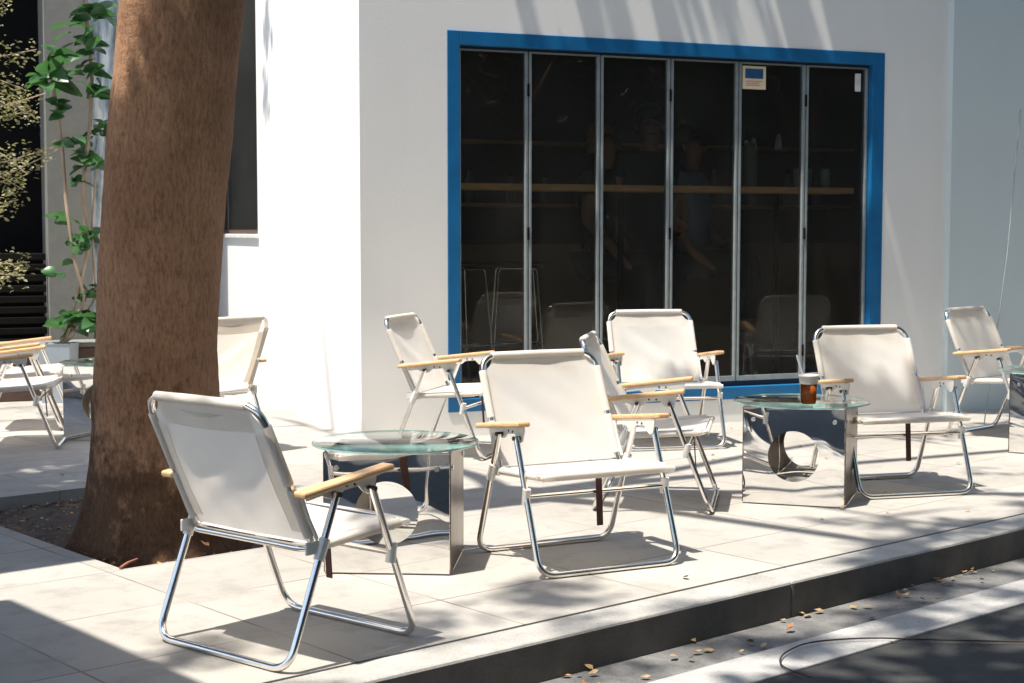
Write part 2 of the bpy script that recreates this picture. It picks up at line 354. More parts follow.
mb.box(-1.7745, .9575, -.006, .08, 2.182, 2.258, ch=.003); mb.box(-1.7745, .9575, -.008, .20, .141, .214, ch=.003)
mb.build('door_frame', M['blue'], cafe)
mb = MB(); mb.box(-1.7745, .9575, .05, .09, .2145, .245); mb.build('floor_track', M['navy'], cafe)
mb = MB(); mb.box(-1.7745, .9575, .04, .075, 2.168, 2.1815); mb.build('head_track', M['navy'], cafe)
ms = [-1.775, -1.346, -.894, -.436, .026, .499, .957]
for i in range(6):
    s0, s1 = ms[i]+.0035, ms[i+1]-.0035; w = .0165
    mb = MB(); z0, z1 = .247, 2.166
    mb.box(s0, s0+w, .035, .075, z0, z1, ch=.003); mb.box(s1-w, s1, .035, .075, z0, z1, ch=.003)
    mb.box(s0+w, s1-w, .036, .074, z0, z0+.03); mb.box(s0+w, s1-w, .036, .074, z1-.008, z1)
    d = mb.build('door', M['mullion'], cafe)
    mb = MB(); mb.box(s0+w, s1-w, .052, .056, z0+.03, z1-.008); mb.build('pane', M['door_glass'], d)
    if i in (0, 2, 4):
        for z in (.42, 1.14, 1.95): mb = MB(); mb.tube([(s1+.002, .033, z-.035), (s1+.002, .033, z+.035)], .007, 8); mb.build('hinge', M['black'], d)
# side window
mb = MB(); x0 = S0+.012
mb.box(x0, x0+.04, 2.412, 2.44, 1.14, 3.0); mb.box(x0, x0+.04, 3.62, 3.648, 1.14, 3.0); mb.box(x0, x0+.04, 2.44, 3.62, 1.14, 1.165)
w = mb.build('window', M['brownwood'], cafe)
mb = MB(); mb.box(x0+.02, x0+.024, 2.44, 3.62, 1.165, 3.0); mb.build('pane', M['door_glass'], w)
mb = MB(); mb.box(S0-.02, S0+.1, 2.38, 3.68, 1.105, 1.134, ch=.004); mb.build('sill', M['white_plastic'], w)
def onb(s, q, z): return Vector((1.351, 9.302, 0))+Vector((math.cos(BA)*s-math.sin(BA)*q, math.sin(BA)*s+math.cos(BA)*q, z))
# notices on the glass
nt_ = tag(bld('notice'), 'cream paper notice with a blue patch stuck on the fifth glass door', 'notice')
mb = MB(); mb.box(.057, .219, .047, .049, 2.008, 2.168-.022); mb.build('sheet', M['notice'], nt_)
mb = MB(); mb.box(.075, .200, .0455, .0465, 2.072, 2.130, ch=.0); mb.build('blue_patch', M['notice_blue'], nt_)
mb = MB()
for k, (zz, l) in enumerate(((2.055, .11), (2.043, .09), (2.031, .10))): mb.box(.08, .08+l, .0455, .0465, zz-.003, zz+.003)
mb.build('text_line', M['notice_text'], nt_)
t = bld('door_sticker'); mb = MB(); mb.box(.862, .905, .047, .049, 2.02, 2.13, ch=.0005); mb.build('sheet', M['white_plastic'], t)
tag(t, 'small white upright sticker at the top of the last glass door', 'sticker')

# neighbouring shopfront at the far left
nb = tag(bld('neighbour_shopfront'), 'dark louvred shopfront with a grey column and a wavy pale panel beyond the trunk', 'building')
mb = MB(); Q = 3.19
mb.box(-9, -3.60, Q+.4, Q+.5, -.1, 4.2); mb.build('dark_opening', M['black'], nb)
mb = MB()
for k in range(9): mb.box(-9, -3.67, Q+.1, Q+.14, .35+k*.075, .40+k*.075, ch=.006)
mb.build('louver', M['louver'], nb)
mb = MB(); mb.box(-3.66, -3.36, Q, Q+.42, -.1, 4.2); mb.build('column', M['column'], nb)
mb = MB(); mb.box(-3.36, -2.95, Q+.06, Q+.1, .55, 4.2); mb.build('wavy_panel', M['wavy'], nb)
mb = MB(); mb.box(-3.355, -2.95, Q+.02, Q+.12, -.1, .549); mb.build('base_wall', M['brownwood'], nb)
mb = MB(); mb.box(-3.3, S0-.001, 3.95, 4.1, -.1, 4.2); mb.build('rear_wall', M['column'], nb)
mb = MB(); mb.box(-9, -2.95, Q-.05, Q+.6, 4.2, 4.4); mb.build('roof', M['column'], nb)
t = tag(bld('low_wall'), 'low brown boarded bench wall in front of the dark louvres', 'wall'); mb = MB()
mb.box(-9, -3.30, Q-.35, Q-.02, 0, .36, ch=.01); mb.build('boards', M['brownwood'], t)
mb = MB(); mb.box(-9, -3.28, Q-.37, Q-.01, .361, .39, ch=.006); mb.build('cap', M['column'], t)

# ------------------------------------------------------------------ inside the cafe
t = tag(bld('window_counter'), 'long narrow wooden counter running behind the glass doors', 'counter')
mb = MB(); mb.box(-1.9, .935, .14, .40, 1.390, 1.427, ch=.004); mb.build('counter_top', M['wood_bar'], t)
for s in (-1.7, -.6, .5): mb = MB(); mb.tube([(s, .36, .2), (s, .36, 1.39)], .018); mb.build('support', M['black'], t)
t = tag(bld('jar'), 'tall greenish jar with a lid standing on the counter behind the notice door', 'jar'); mb = MB()
mb.lathe([(0, 0), (.045, 0), (.05, .02), (.05, .21), (.035, .24), (.035, .25)], c=(.26, .30, 1.428)); mb.build('body', simple('jar_green', (.16, .18, .12), .3), t)
mb = MB(); mb.lathe([(.037, 0), (.037, .02), (0, .022)], c=(.26, .30, 1.679)); mb.build('lid', M['column'], t)
def vessel(s, q, z, h, r, name, label, cat, group):
    t = bld(name); mb = MB(); mb.lathe([(0, 0), (r*.8, 0), (r*.9, h*.3), (r, h), (r-.003, h), (r*.85, h*.3), (0, .005)], c=(s, q, z))
    mb.build('body', M['cup_glass'] if name == 'glass' else simple('pale_glaze', (.30, .38, .36), .3), t); tag(t, label, cat, group)
for s, q, lb in ((.62, .42, 'leftmost tall pale glass on the end of the counter'), (.70, .46, 'middle tall pale glass on the end of the counter'), (.80, .40, 'rightmost tall pale glass at the end of the counter')):
    vessel(s, q-.13, 1.428, .12, .035, 'vase', lb, 'vase', 'tall glasses at the end of the counter')
for k, (s, q) in enumerate(((.60, .9), (.72, 1.0), (.82, .85))):  # white shapes standing in for highlights on hanging glasses
    t = bld('hanging_glass'); mb = MB(); mb.lathe([(.012, .10), (.02, .06), (.028, 0), (.0, -.002)], c=(s, q, 1.66+.02*k)); mb.build('glass_bowl', M['white_plastic'], t)
    mb = MB(); mb.tube([(s, q, 1.76+.02*k), (s, q, 3.0)], .002, 6); mb.build('cord', M['black'], t)
    tag(t, ('leftmost', 'middle', 'rightmost')[k]+' of three tiny white hanging glasses seen through the last glass door', 'glassware', 'small hanging glasses')
t = tag(bld('back_shelf'), 'dim wooden shelf on the far wall inside the cafe', 'shelf')
for z in (1.35, 1.85): mb = MB(); mb.box(-1.6, 3.2, 3.4, 3.7, z, z+.03); mb.build('board', M['wood_bar'], t)
mb = MB(); mb.box(-1.6, 3.2, 3.2, 3.8, .2, 1.05, ch=.01); mb.build('cabinet', M['wood'], t)
bt_ = None
for k in range(14):
    if bt_ is None:
        bt_ = empty('bottle'); mb = MB(); mb.lathe([(0, 0), (.04, 0), (.04, .18), (.015, .23), (.015, .28), (0, .28)], 14); mb.build('body', M['column'], bt_); mb = MB(); mb.lathe([(.017, .272), (.017, .30), (0, .30)], 10); mb.build('cap', M['strap'], bt_); o = bt_
    else: o = dup(bt_, (0, 0, 0), 0)
    o.location = onb(-1.3+.32*k+rnd.uniform(-.06, .06), 3.5, 1.382); o.scale = (1, 1, rnd.uniform(.7, 1.25)); tag(o, 'dim grey bottle on the shelf at the back of the cafe', 'bottle', 'bottles on the back shelf')
# bar stools
def stool(s, q, rz, label):
    t = empty('bar_stool', onb(s, q, .2), BA+rz); tag(t, label, 'stool', 'bar stools behind the glass')
    mb = MB(); mb.tube(fillet([(-.17, -.16, 0), (-.12, -.12, .72), (.12, -.12, .72), (.17, -.16, 0)], .03), .007); mb.tube(fillet([(-.17, .16, 0), (-.12, .12, .72), (.12, .12, .72), (.17, .16, 0)], .03), .007)
    mb.build('leg_frame', M['alu'], t)
    mb = MB(); mb.tube([(-.15, -.15, .25), (.15, -.15, .25), (.15, .15, .25), (-.15, .15, .25), (-.15, -.15, .25)], .006); mb.build('foot_rest', M['alu'], t)
    mb = MB(); mb.box(-.17, .17, -.16, .16, .728, .76, ch=.012); mb.build('seat', M['brownwood'], t)
stool(-1.45, .9, .2, 'thin chrome bar stool behind the first glass door')
stool(-1.02, 1.0, -.3, 'thin chrome bar stool behind the second glass door')
stool(-.25, 1.0, .1, 'thin chrome bar stool behind the fourth glass door')

# people behind the glass
def skinned(name, pts, edges, mat, parent, sub=2):
    me = bpy.data.meshes.new(name); me.from_pydata([p[0] for p in pts], [], []) if False else me.from_pydata([p[0] for p in pts], edges, [])
    o = bpy.data.objects.new(name, me); COL.objects.link(o); o.parent = parent; me.materials.append(mat)
    o.modifiers.new('skin', 'SKIN')
    for i, p in enumerate(pts):
        sv = me.skin_vertices[0].data[i]; r = p[1]; sv.radius = r if isinstance(r, tuple) else (r, r); sv.use_root = (i == 0)
    m = o.modifiers.new('sub', 'SUBSURF'); m.levels = sub; m.render_levels = sub
    for p in me.polygons: p.use_smooth = True
    o.modifiers['skin'].use_smooth_shade = True
    return o
def person(loc, rz, label, top, hairm, sit=False, armL=None, armR=None, lean=0.0):
    t = empty('person', loc, rz); tag(t, label, 'person', 'people behind the glass')
    hz = .92 if not sit else .80
    H_ = lambda x, y, z: (x, y+lean*(z-hz), z)
    ls, rs_ = H_(-.18, 0, hz+.50), H_(.18, 0, hz+.50)
    armL = armL or [(-.24, .02, hz+.24), (-.23, -.12, hz+.02), (-.22, -.2, hz-.04)]
    armR = armR or [(.24, .02, hz+.24), (.20, -.16, hz+.06), (.14, -.26, hz+.08)]
    if sit: kl, al, fl = (-.12, -.42, hz-.02), (-.12, -.40, hz-.45), (-.12, -.52, hz-.52); kr, ar, fr = (.12, -.42, hz-.02), (.12, -.38, hz-.45), (.12, -.5, hz-.52)
    else: kl, al, fl = (-.11, -.02, .50), (-.12, .02, .08), (-.13, -.12, .03); kr, ar, fr = (.11, -.02, .50), (.12, .02, .08), (.13, -.12, .03)
    P = [((0, 0, hz), (.15, .11)), (H_(0, 0, hz+.2), (.13, .10)), (H_(0, 0, hz+.42), (.16, .11)), (H_(0, 0, hz+.53), (.055, .055)), (H_(0, -.01, hz+.60), (.052, .055)), (H_(0, -.02, hz+.68), (.075, .09)), (H_(0, -.02, hz+.77), (.07, .085)),
         (ls, .055), (armL[0], .042), (armL[1], .032), (armL[2], .028), (rs_, .055), (armR[0], .042), (armR[1], .032), (armR[2], .028),
         ((-.10, 0, hz-.06), .09), (kl, .06), (al, .04), (fl, .035), ((.10, 0, hz-.06), .09), (kr, .06), (ar, .04), (fr, .035)]
    E_ = [(0, 1), (1, 2), (2, 3), (3, 4), (4, 5), (5, 6), (2, 7), (7, 8), (8, 9), (9, 10), (2, 11), (11, 12), (12, 13), (13, 14), (0, 15), (15, 16), (16, 17), (17, 18), (0, 19), (19, 20), (20, 21), (21, 22)]
    # five short fingers on each hand
    for hand, prev in ((10, 9), (14, 13)):
        h = Vector(P[hand][0]); dv = (h-Vector(P[prev][0])).normalized(); sd = dv.cross(Vector((0, -1, .2))).normalized()
        for k, (off, ln) in enumerate(((-.030, .055), (-.014, .075), (.0, .08), (.014, .072), (.028, .058))):
            a_ = h+sd*off+dv*.03; b_ = a_+dv*ln*.6+Vector((0, -.01, -.01)); P += [(tuple(a_), .010), (tuple(b_), .008)]; n_ = len(P); E_ += [(hand, n_-2), (n_-2, n_-1)]
    skinned('body', P, E_, M['skin'], t)
    C_ = [((0, 0, hz-.12), (.20, .16)), (H_(0, 0, hz+.2), (.175, .145)), (H_(0, 0, hz+.42), (.20, .15)), (H_(0, 0, hz+.55), (.085, .08)), (ls, .068), (tuple((Vector(ls)+Vector(armL[0]))/2), .056), (rs_, .068), (tuple((Vector(rs_)+Vector(armR[0]))/2), .056)]
    skinned('shirt', C_, [(0, 1), (1, 2), (2, 3), (2, 4), (4, 5), (2, 6), (6, 7)], top, t)
    C_ = [((0, 0, hz+.02), (.16, .12)), ((-.10, 0, hz-.06), .10), (kl, .07), (al, .052), ((.10, 0, hz-.06), .10), (kr, .07), (ar, .052)]
    skinned('trousers', C_, [(0, 1), (1, 2), (2, 3), (0, 4), (4, 5), (5, 6)], M['cloth_dark'], t)
    c = Vector(H_(0, .015, hz+.755)); mb = MB()
    for i in range(10):
        pass
    mb.lathe([(.001, .115), (.05, .105), (.085, .07), (.098, .02), (.095, -.04), (.08, -.09)], 18, c=(c.x, c.y+.012, c.z), mi=0)
    mb.v = [(x, y if y > c.y-.05 else c.y-.05+(y-c.y+.05)*.3, z if y > c.y-.03 else max(z, c.z+.035)) for x, y, z in mb.v]
    mb.build('hair', hairm, t)
    for s in (-1, 1):
        mb = MB(); mb.lathe([(0, -.008), (.010, -.005), (.014, 0), (.010, .005), (0, .008)], 10, c=(s*.032, c.y-.115, c.z-.035)); mb.build('eye', M['rivet'], t)
        mb = MB(); mb.lathe([(0, -.022), (.010, -.016), (.013, 0), (.010, .018), (0, .024)], 10, c=(s*.088, c.y-.02, c.z-.045)); mb.build('ear', M['skin'], t)
    mb = MB(); mb.add([(0, c.y-.12, c.z-.03), (-.014, c.y-.115, c.z-.07), (.014, c.y-.115, c.z-.07), (0, c.y-.145, c.z-.068)], [(0, 1, 3), (0, 3, 2), (1, 2, 3)]); mb.build('nose', M['skin'], t)
    mb = MB(); mb.box(-.024, .024, c.y-.122, c.y-.112, c.z-.098, c.z-.088, ch=.003); mb.build('mouth', M['strap'], t)
    return t
person(onb(-.10, .95, .2), BA+R(-15), 'person in a dark top standing behind the third glass door', M['cloth_dark'], M['hair'])
person(onb(-.38, 1.05, .2), BA+R(35), 'person with ochre hair sitting on a stool behind the third glass door', M['cloth_dark'], M['hair_brown'], sit=True, armL=[(-.25, -.02, 1.02), (-.30, -.22, .86), (-.30, -.30, .78)])
person(onb(.22, 1.0, .2), BA+R(40), 'person in a blue grey top sitting low behind the fourth glass door', M['cloth_blue'], M['hair'], sit=True)

# ------------------------------------------------------------------ chairs
W, YR, YF, ZL, YRA, YFA = .273, -.181, .301, .455, -.003, .129
RT = .0105
def make_chair(sd=0):
    ph1, ph2 = 1.7*sd, 2.3*sd
    t = empty('folding_chair')
    mb = MB(); mb.tube(fillet([(-W, YRA, ZL), (-W, YR, RT), (W, YR, RT), (W, YRA, ZL)], .065, 8), RT, 12); mb.build('leg_frame', M['alu'], t)
    mb = MB(); mb.tube(fillet([(-W, YFA, ZL), (-W, YF, RT), (W, YF, RT), (W, YFA, ZL)], .065, 8), RT, 12); mb.build('leg_frame', M['alu'], t)
    ws = .248
    mb = MB(); pth = fillet([(0, .275, .335), (ws, .275, .335), (ws, -.085, .312), (-ws, -.085, .312), (-ws, .275, .335), (0, .275, .335)], .05, 6)
    mb.tube(pth, .0100, 10, caps=False); mb.build('seat_frame', M['alu'], t)
    yc = YF+(YFA-YF)*(.262/ZL)
    mb = MB(); mb.tube([(-W, yc, .262), (W, yc, .262)], .008, 8); mb.build('crossbar', M['alu'], t)
    for s in (-1, 1):
        yr = YR+(YRA-YR)*(.31/ZL)
        mb = MB(); mb.tube([(s*W, yc-.004, .235), (s*W, yc+.004+.0, .29)], .0145, 10); mb.build('joint', M['white_metal'], t)
        mb = MB(); mb.tube([(s*W, yr-.012, .285), (s*W, yr+.012, .34)], .0150, 10); mb.build('joint', M['white_metal'], t)
        mb = MB(); mb.box(s*.26-.004, s*.26+.004, -.105, -.03, .30, .335, ch=.003); mb.build('hinge_plate', M['white_metal'], t)
    # back frame: inverted U, leaning back
    bt, bb = Vector((0, -.238, .704)), Vector((0, -.062, .318))
    mb = MB(); mb.tube(fillet([(-.240, bb.y, bb.z), (-.235, bt.y, bt.z), (.235, bt.y, bt.z), (.240, bb.y, bb.z)], .07, 8), RT, 12); mb.build('back_frame', M['alu'], t)
    # canvas back
    dn = (bb-bt); L = dn.length; dn.normalize(); nrm = Vector((0, dn.z, -dn.y)); nrm = nrm if nrm.y > 0 else -nrm
    def wr(u, v): return (.004*math.sin(u*5+v*9+ph1)+.0022*math.sin(u*13-v*7+ph2)*math.exp(-((v-.9)/.25)**2)+.0015*math.sin(9*u+21*v+ph1))*math.sin(math.pi*v)*(1-u*u)
    mb = MB(); NU, NV = 28, 40; rcut = .058
    def halfw(v):
        d = v*L
        if d < rcut: return .247-math.sqrt(max(0, rcut**2-d*d))
        return .248
    vs_ = []
    vv = [(.0+ (j/12)*(rcut/L)) for j in range(12)]+[rcut/L+(1-rcut/L)*.97*(j/(NV-12)) for j in range(NV-11)]
    for j, v in enumerate(vv):
        for i in range(NU+1):
            u = -1+2*i/NU; w = halfw(v)
            sag = -.020*(1-(u*w/.248)**2)*math.sin(math.pi*min(1, v*1.0))**.7 - wr(u, v)
            p = bt+dn*(v*L)+Vector((u*w, 0, 0))+nrm*(sag+.002)
            vs_.append(p)
    nr = len(vv); fs = [(j*(NU+1)+i, j*(NU+1)+i+1, (j+1)*(NU+1)+i+1, (j+1)*(NU+1)+i) for j in range(nr-1) for i in range(NU)]
    mb.add(vs_, fs, 0, True)
    # sleeves round the top bar and the side bars
    mb.tube([(-.188, bt.y, bt.z), (0, bt.y-.001, bt.z+.001), (.188, bt.y, bt.z)], .0135, 14, caps=False)
    for s in (-1, 1):
        mb.tube([bt+dn*(rcut+.0)+Vector((s*.2355, 0, 0)), bt+dn*(L*.55)+Vector((s*.2375, 0, 0))], .0138, 14, caps=False)
        mb.tube([bt+dn*(L*.585)+Vector((s*.2380, 0, 0)), bt+dn*(L*.93)+Vector((s*.239, 0, 0))], .0138, 14, caps=False)
    # stitched hems: doubled strips on the back
    for (u0, u1, v0, v1) in ((-.185, .185, .0, .079), (-.236, -.185, .082, L*.9), (.185, .236, .082, L*.9)):
        g = []; K_ = 10; J_ = 16
        for j in range(J_+1):
            for i in range(K_+1):
                x = u0+(u1-u0)*i/K_; v = (v0+(v1-v0)*j/J_)/L; u = x/.248
                sag = -.020*(1-u*u)*math.sin(math.pi*min(1, v))**.7 - wr(u, v)
                g.append(bt+dn*(v*L)+Vector((x, 0, 0))+nrm*(sag+.002-.0042))
        mb.add(g, [(j*(K_+1)+i, j*(K_+1)+i+1, (j+1)*(K_+1)+i+1, (j+1)*(K_+1)+i) for j in range(J_) for i in range(K_)], 0, True)
    mb.tube([bt+dn*.03+Vector((-.10, 0, 0))+nrm*-.006, bt+dn*.038+Vector((-.03, 0, 0))+nrm*-.012, bt+dn*.036+Vector((.03, 0, 0))+nrm*-.012, bt+dn*.03+Vector((.10, 0, 0))+nrm*-.006], [.001, .005, .005, .001], 8)
    def sp(x, d):
        v = d/L; u = x/.248; return bt+dn*d+Vector((x, 0, 0))+nrm*(-.020*(1-u*u)*math.sin(math.pi*min(1, max(0, v)))**.7-wr(u, v)+.002-.0045)
    for x in (-.187, .187): mb.tube([sp(x, .085+(L*.9-.085)*k/14) for k in range(15)], .0005, 5, mi=1)
    mb.tube([sp(-.18+.36*k/14, .077) for k in range(15)], .0005, 5, mi=1)
    mb.build('backrest', [M['canvas'], M['white_metal']], t)
    # canvas seat
    mb = MB(); vs_ = []; NU, NV = 24, 24
    for j in range(NV+1):
        v = j/NV; y = -.07+(.286+.07)*v; z = .326+(.349-.326)*v
        for i in range(NU+1):
            u = -1+2*i/NU; s = -.034*(1-abs(u)**2.5)*math.sin(math.pi*min(1, v*.97+.03))**.8+.0025*math.sin(4*u+11*v+ph1)*math.sin(math.pi*v)+.002*math.sin(14*u+3*v+ph2)*math.exp(-((v-.1)/.15)**2)*math.sin(math.pi*v)
            vs_.append((u*.262, y, z+s-.006*(abs(u)**6)))
    for i in range(NU+1):       # roll over the front bar
        u = -1+2*i/NU; vs_.append((u*.262, .291, .338-.006*(abs(u)**6)))
    for i in range(NU+1):
        u = -1+2*i/NU; vs_.append((u*.260, .283, .322))
    mb.add(vs_, [(j*(NU+1)+i, j*(NU+1)+i+1, (j+1)*(NU+1)+i+1, (j+1)*(NU+1)+i) for j in range(NV+2) for i in range(NU)], 0, True)
    for s in (-1, 1): mb.tube([(s*.249, -.03, .318), (s*.249, .255, .336)], .0145, 12)
    mb.build('seat', M['canvas'], t)
    # arms
    for s in (-1, 1):
        rot = Matrix.Translation((s*.276, .021, .486))@Matrix.Rotation(math.atan2(.038, .318), 4, 'X')
        mb = MB(); mb.box(-.024, .024, -.165, .172, -.009, .009, ch=.006, rot=rot); arm = mb.build('armrest', M['wood'], t)
        mb = MB(); x = s*.258
        zt = lambda y: .476+.118*(y-.021)
        poly = [(-.10, zt(-.10)), (.16, zt(.16)), (.158, zt(.158)-.02), (.148, .442), (.129, .434), (.108, .444), (.09, .462), (.035, .456), (.018, .442), (-.003, .436), (-.024, .442), (-.045, .452), (-.10, zt(-.1)-.018)]
        mb.prism(poly, x-.002, x+.002)
        mb.box(s*.267-.012, s*.267+.012, -.09, .15, .0, .003, rot=Matrix.Translation((0, .0, .4745-.0025))@Matrix.Rotation(math.atan2(.038, .318), 4, 'X'))
        mb.build('bracket', M['white_metal'], arm)
        for y in (YRA, YFA): mb = MB(); mb.tube([(s*W-.013, y, .452), (s*W+.014, y, .452)], .0075, 8); mb.build('rivet', M['rivet'], arm)
        for y in (.045, .075): mb = MB(); mb.tube([(x-.004, y, .468), (x+.004, y, .468)], .004, 8); mb.build('rivet', M['rivet'], arm)
        mb = MB(); mb.tube([(s*.252, -.112, .458), (s*.253, -.088, .395), (s*.254, -.058, .336)], .006, 8); mb.build('link', M['white_metal'], t)
    mb = MB(); mb.box(-.012, .012, -.002, .002, -.175, 0, ch=.001, rot=Matrix.Translation((.0, .212, .322))@Matrix.Rotation(R(4), 4, 'X')); mb.build('strap', M['strap'], t)
    return t
chair0 = make_chair(); chair0['category'] = 'chair'; chair0['group'] = 'white canvas folding chairs on the pavement'
CH = [((-.674, 4.254), -39.9, 'nearest white canvas folding chair, seen from behind, beside the tree bed'),
      ((.201, 5.431), -153.3, 'white canvas folding chair in the centre facing the nearest glass table'),
      ((1.679, 6.932), -164.4, 'white canvas folding chair dappled with shade behind the table with the drink'),
      ((.809, 8.385), -169.1, 'white canvas folding chair closest to the blue sill of the glass doors'),
      ((-.360, 8.047), -107.1, 'white canvas folding chair turned sideways by the wall corner left of the doors'),
      ((.559, 6.527), -100.0, 'white canvas folding chair seen edge on right behind the centre chair'),
      ((2.788, 8.753), -136.1, 'white canvas folding chair by the bluish wall at the right edge'),
      ((-1.605, 8.05), 50, 'white canvas folding chair seen from behind, half hidden by the tree trunk'),
      ((-2.75, 8.315), -80, 'white canvas folding chair cut by the left edge of the picture'),
      ((-2.95, 9.09), -80, 'folding chair mostly hidden behind the one at the left edge')]
variants = [chair0]
for i, (p, a, lb) in enumerate(CH):
    if i == 0: o = chair0
    elif i in (1, 2, 3):
        o = make_chair(i); o['category'] = 'chair'; o['group'] = chair0['group']; variants.append(o)
    else: o = dup(variants[i % len(variants)], (0, 0, 0), 0)
    o.location = (*p, 0); o.rotation_euler = (0, 0, R(a)); o['label'] = lb

# ------------------------------------------------------------------ mirror tables
def make_table():
    t = empty('glass_table'); h, z0, z1 = .215, .006, .412
    def panel(rot):
        mb = MB(); n = 64; r = .107; cz = (z0+z1)/2; NR = 8
        def sq(t_):
            c, s_ = math.cos(t_), math.sin(t_); k = 1/max(abs(c)/(h-.004), abs(s_)/((z1-z0)/2)); return c*k, s_*k
        def P(t_, f, y):
            a0, b0 = r*math.cos(t_), r*math.sin(t_); a1, b1 = sq(t_); x, z = a0+(a1-a0)*f, cz+b0+(b1-b0)*f
            return rot@Vector((x, y+.018*z*z-.002+.0012*math.sin(17*x+5*z), z))
        th = [2*math.pi*k/n for k in range(n)]; cor = math.atan2((z1-z0)/2, h-.004)
        for q_ in (cor, math.pi-cor, math.pi+cor, 2*math.pi-cor):      # a vertex exactly on each corner
            kk = min(range(n), key=lambda i_: abs(th[i_]-q_)); th[kk] = q_
        for y, sg in ((-.002, 1), (.002, -1)):
            vs_ = [P(t_, f/NR, y) for f in range(NR+1) for t_ in th]
            mb.add(vs_, [(f*n+k, f*n+(k+1) % n, (f+1)*n+(k+1) % n, (f+1)*n+k) for f in range(NR) for k in range(n)], 0, True)
        for f in (0, 1):
            vs_ = [P(t_, f, y) for y in (-.002, .002) for t_ in th]; mb.add(vs_, [(k, (k+1) % n, n+(k+1) % n, n+k) for k in range(n)], 1, False)
        return mb
    for k in range(4):
        rz = Matrix.Rotation(k*math.pi/2, 4, 'Z'); rot = rz@Matrix.Translation((0, -h+.004, 0))
        if k % 2 == 0: panel(rot).build('side_panel', [M['mirror'], M['brass_edge']], t)
        else:
            mb = MB(); mb.box(-h+.0065, h-.0065, -h-.001, -h+.003, z0, z1, rot=rz, ch=.0008); mb.build('end_panel', M['brass_edge'], t)
        for x in (-h+.045, h-.045):
            mb = MB(); mb.tube([rz@Vector((x, -h+.0015, .36)), rz@Vector((x, -h-.006, .36))], .009, 12); mb.build('bolt', M['alu'], t)
    mb = MB(); r = .29
    mb.lathe([(0, .417), (r-.001, .417), (r, .418)], 72, mi=0); mb.lathe([(r, .418), (r, .424)], 72, mi=1); mb.lathe([(r, .424), (r-.001, .425), (0, .425)], 72, mi=0)
    mb.build('glass_top', [M['table_glass'], M['glass_edge']], t)
    for x in (-1, 1):
        for y in (-1, 1): mb = MB(); mb.lathe([(0, .0), (.012, .0), (.012, .004), (0, .004)], 10, c=(x*(h-.02), y*(h-.02), .4125)); mb.build('pad', M['white_plastic'], t)
    return t
tb = make_table(); tb['category'] = 'table'; tb['group'] = 'glass topped mirror steel tables'
TB = [((-.405, 5.335), -4, 'round glass table on a mirrored box beside the nearest chair'),
      ((1.250, 6.630), -19, 'round glass table on a mirrored box carrying the iced drink'),
      ((2.86, 8.11), -20, 'round glass table on a mirrored box cut by the right edge'),
      ((-2.245, 8.66), -4, 'round glass table on a mirrored box left of the tree trunk')]
for i, (p, a, lb) in enumerate(TB):
    o = tb if i == 0 else dup(tb, (0, 0, 0), 0)
    o.location = (*p, 0); o.rotation_euler = (0, 0, R(a)); o['label'] = lb

# iced drink
t = tag(empty('drink_cup', (1.255, 6.50, .4255)), 'clear plastic cup of amber iced drink with a straw on the glass table', 'cup')
mb = MB(); mb.lathe([(0, 0), (.029, 0), (.031, .004), (.040, .112), (.043, .114), (.043, .118), (.0395, .118)], 28); mb.build('cup', M['cup_glass'], t)
mb = MB(); mb.lathe([(0, .003), (.0275, .003), (.0365, .086), (0, .086)], 28); mb.build('drink', M['liquid'], t)
mb = MB(); mb.lathe([(.0385, .084), (.0412, .112), (.044, .114), (.044, .119), (.041, .124), (.012, .127), (0, .127)], 28); mb.build('lid', simple('frosted_lid', (.55, .51, .47), .25), t)
mb = MB(); mb.tube([(.012, 0, .01), (-.028, 0, .128), (-.052, 0, .205)], .0045, 8); mb.build('straw', M['white_plastic'], t)
mb = MB()
for k in range(7):
    a_ = rnd.uniform(0, 6.3); r_ = rnd.uniform(.0, .02); mb.box(-.011, .011, -.011, .011, -.011, .011, ch=.003, rot=Matrix.Translation((math.cos(a_)*r_, math.sin(a_)*r_, .078+.016*(k % 2)))@Euler((a_, a_*2, 0)).to_matrix().to_4x4())
mb.build('ice', simple('ice', (.7, .68, .64), .15), t)

# ------------------------------------------------------------------ the tree
tree = tag(empty('street_tree', (-1.36, 5.85, 0)), 'thick brown tree trunk rising out of the soil bed in the pavement', 'tree')
rings = [(-.06, .01, 0, .315), (0, 0, 0, .285), (.06, .0, 0, .268), (.15, .0, 0, .254), (.32, .0, 0, .246), (.50, .0, 0, .234), (.70, .003, 0, .229), (1.0, .02, 0, .228), (1.27, .043, 0, .230), (1.6, .078, 0, .229), (2.03, .127, 0, .228), (2.6, .20, .02, .225), (3.2, .28, .06, .22), (3.8, .33, .10, .24)]
mb = MB(); SEG = 72; vs_ = []
zs = []
for i in range(len(rings)-1):
    k_ = 6
    for j in range(k_):
        f = j/k_; zs.append(tuple(rings[i][q]*(1-f)+rings[i+1][q]*f for q in range(4)))
zs.append(rings[-1])
for z, cx, cy, r in zs:
    fl = max(0, 1-z/.42)
    for k in range(SEG):
        th = 2*math.pi*k/SEG
        rr = r*(1+.02*math.sin(3*th+z*.7)+.012*math.sin(7*th-z)+fl**1.5*(.10*max(0, math.sin(4*th+.6))**2+.06*max(0, math.sin(7*th+2))+.0))+rnd.uniform(-.0016, .0016)+.004*math.sin(9*z+3*th)*math.sin(5*th-4*z)
        vs_.append((cx+rr*math.cos(th), cy+rr*math.sin(th), z))
mb.add(vs_, [(i*SEG+k, i*SEG+(k+1) % SEG, (i+1)*SEG+(k+1) % SEG, (i+1)*SEG+k) for i in range(len(zs)-1) for k in range(SEG)], 0, True)
mb.build('trunk', M['bark'], tree)
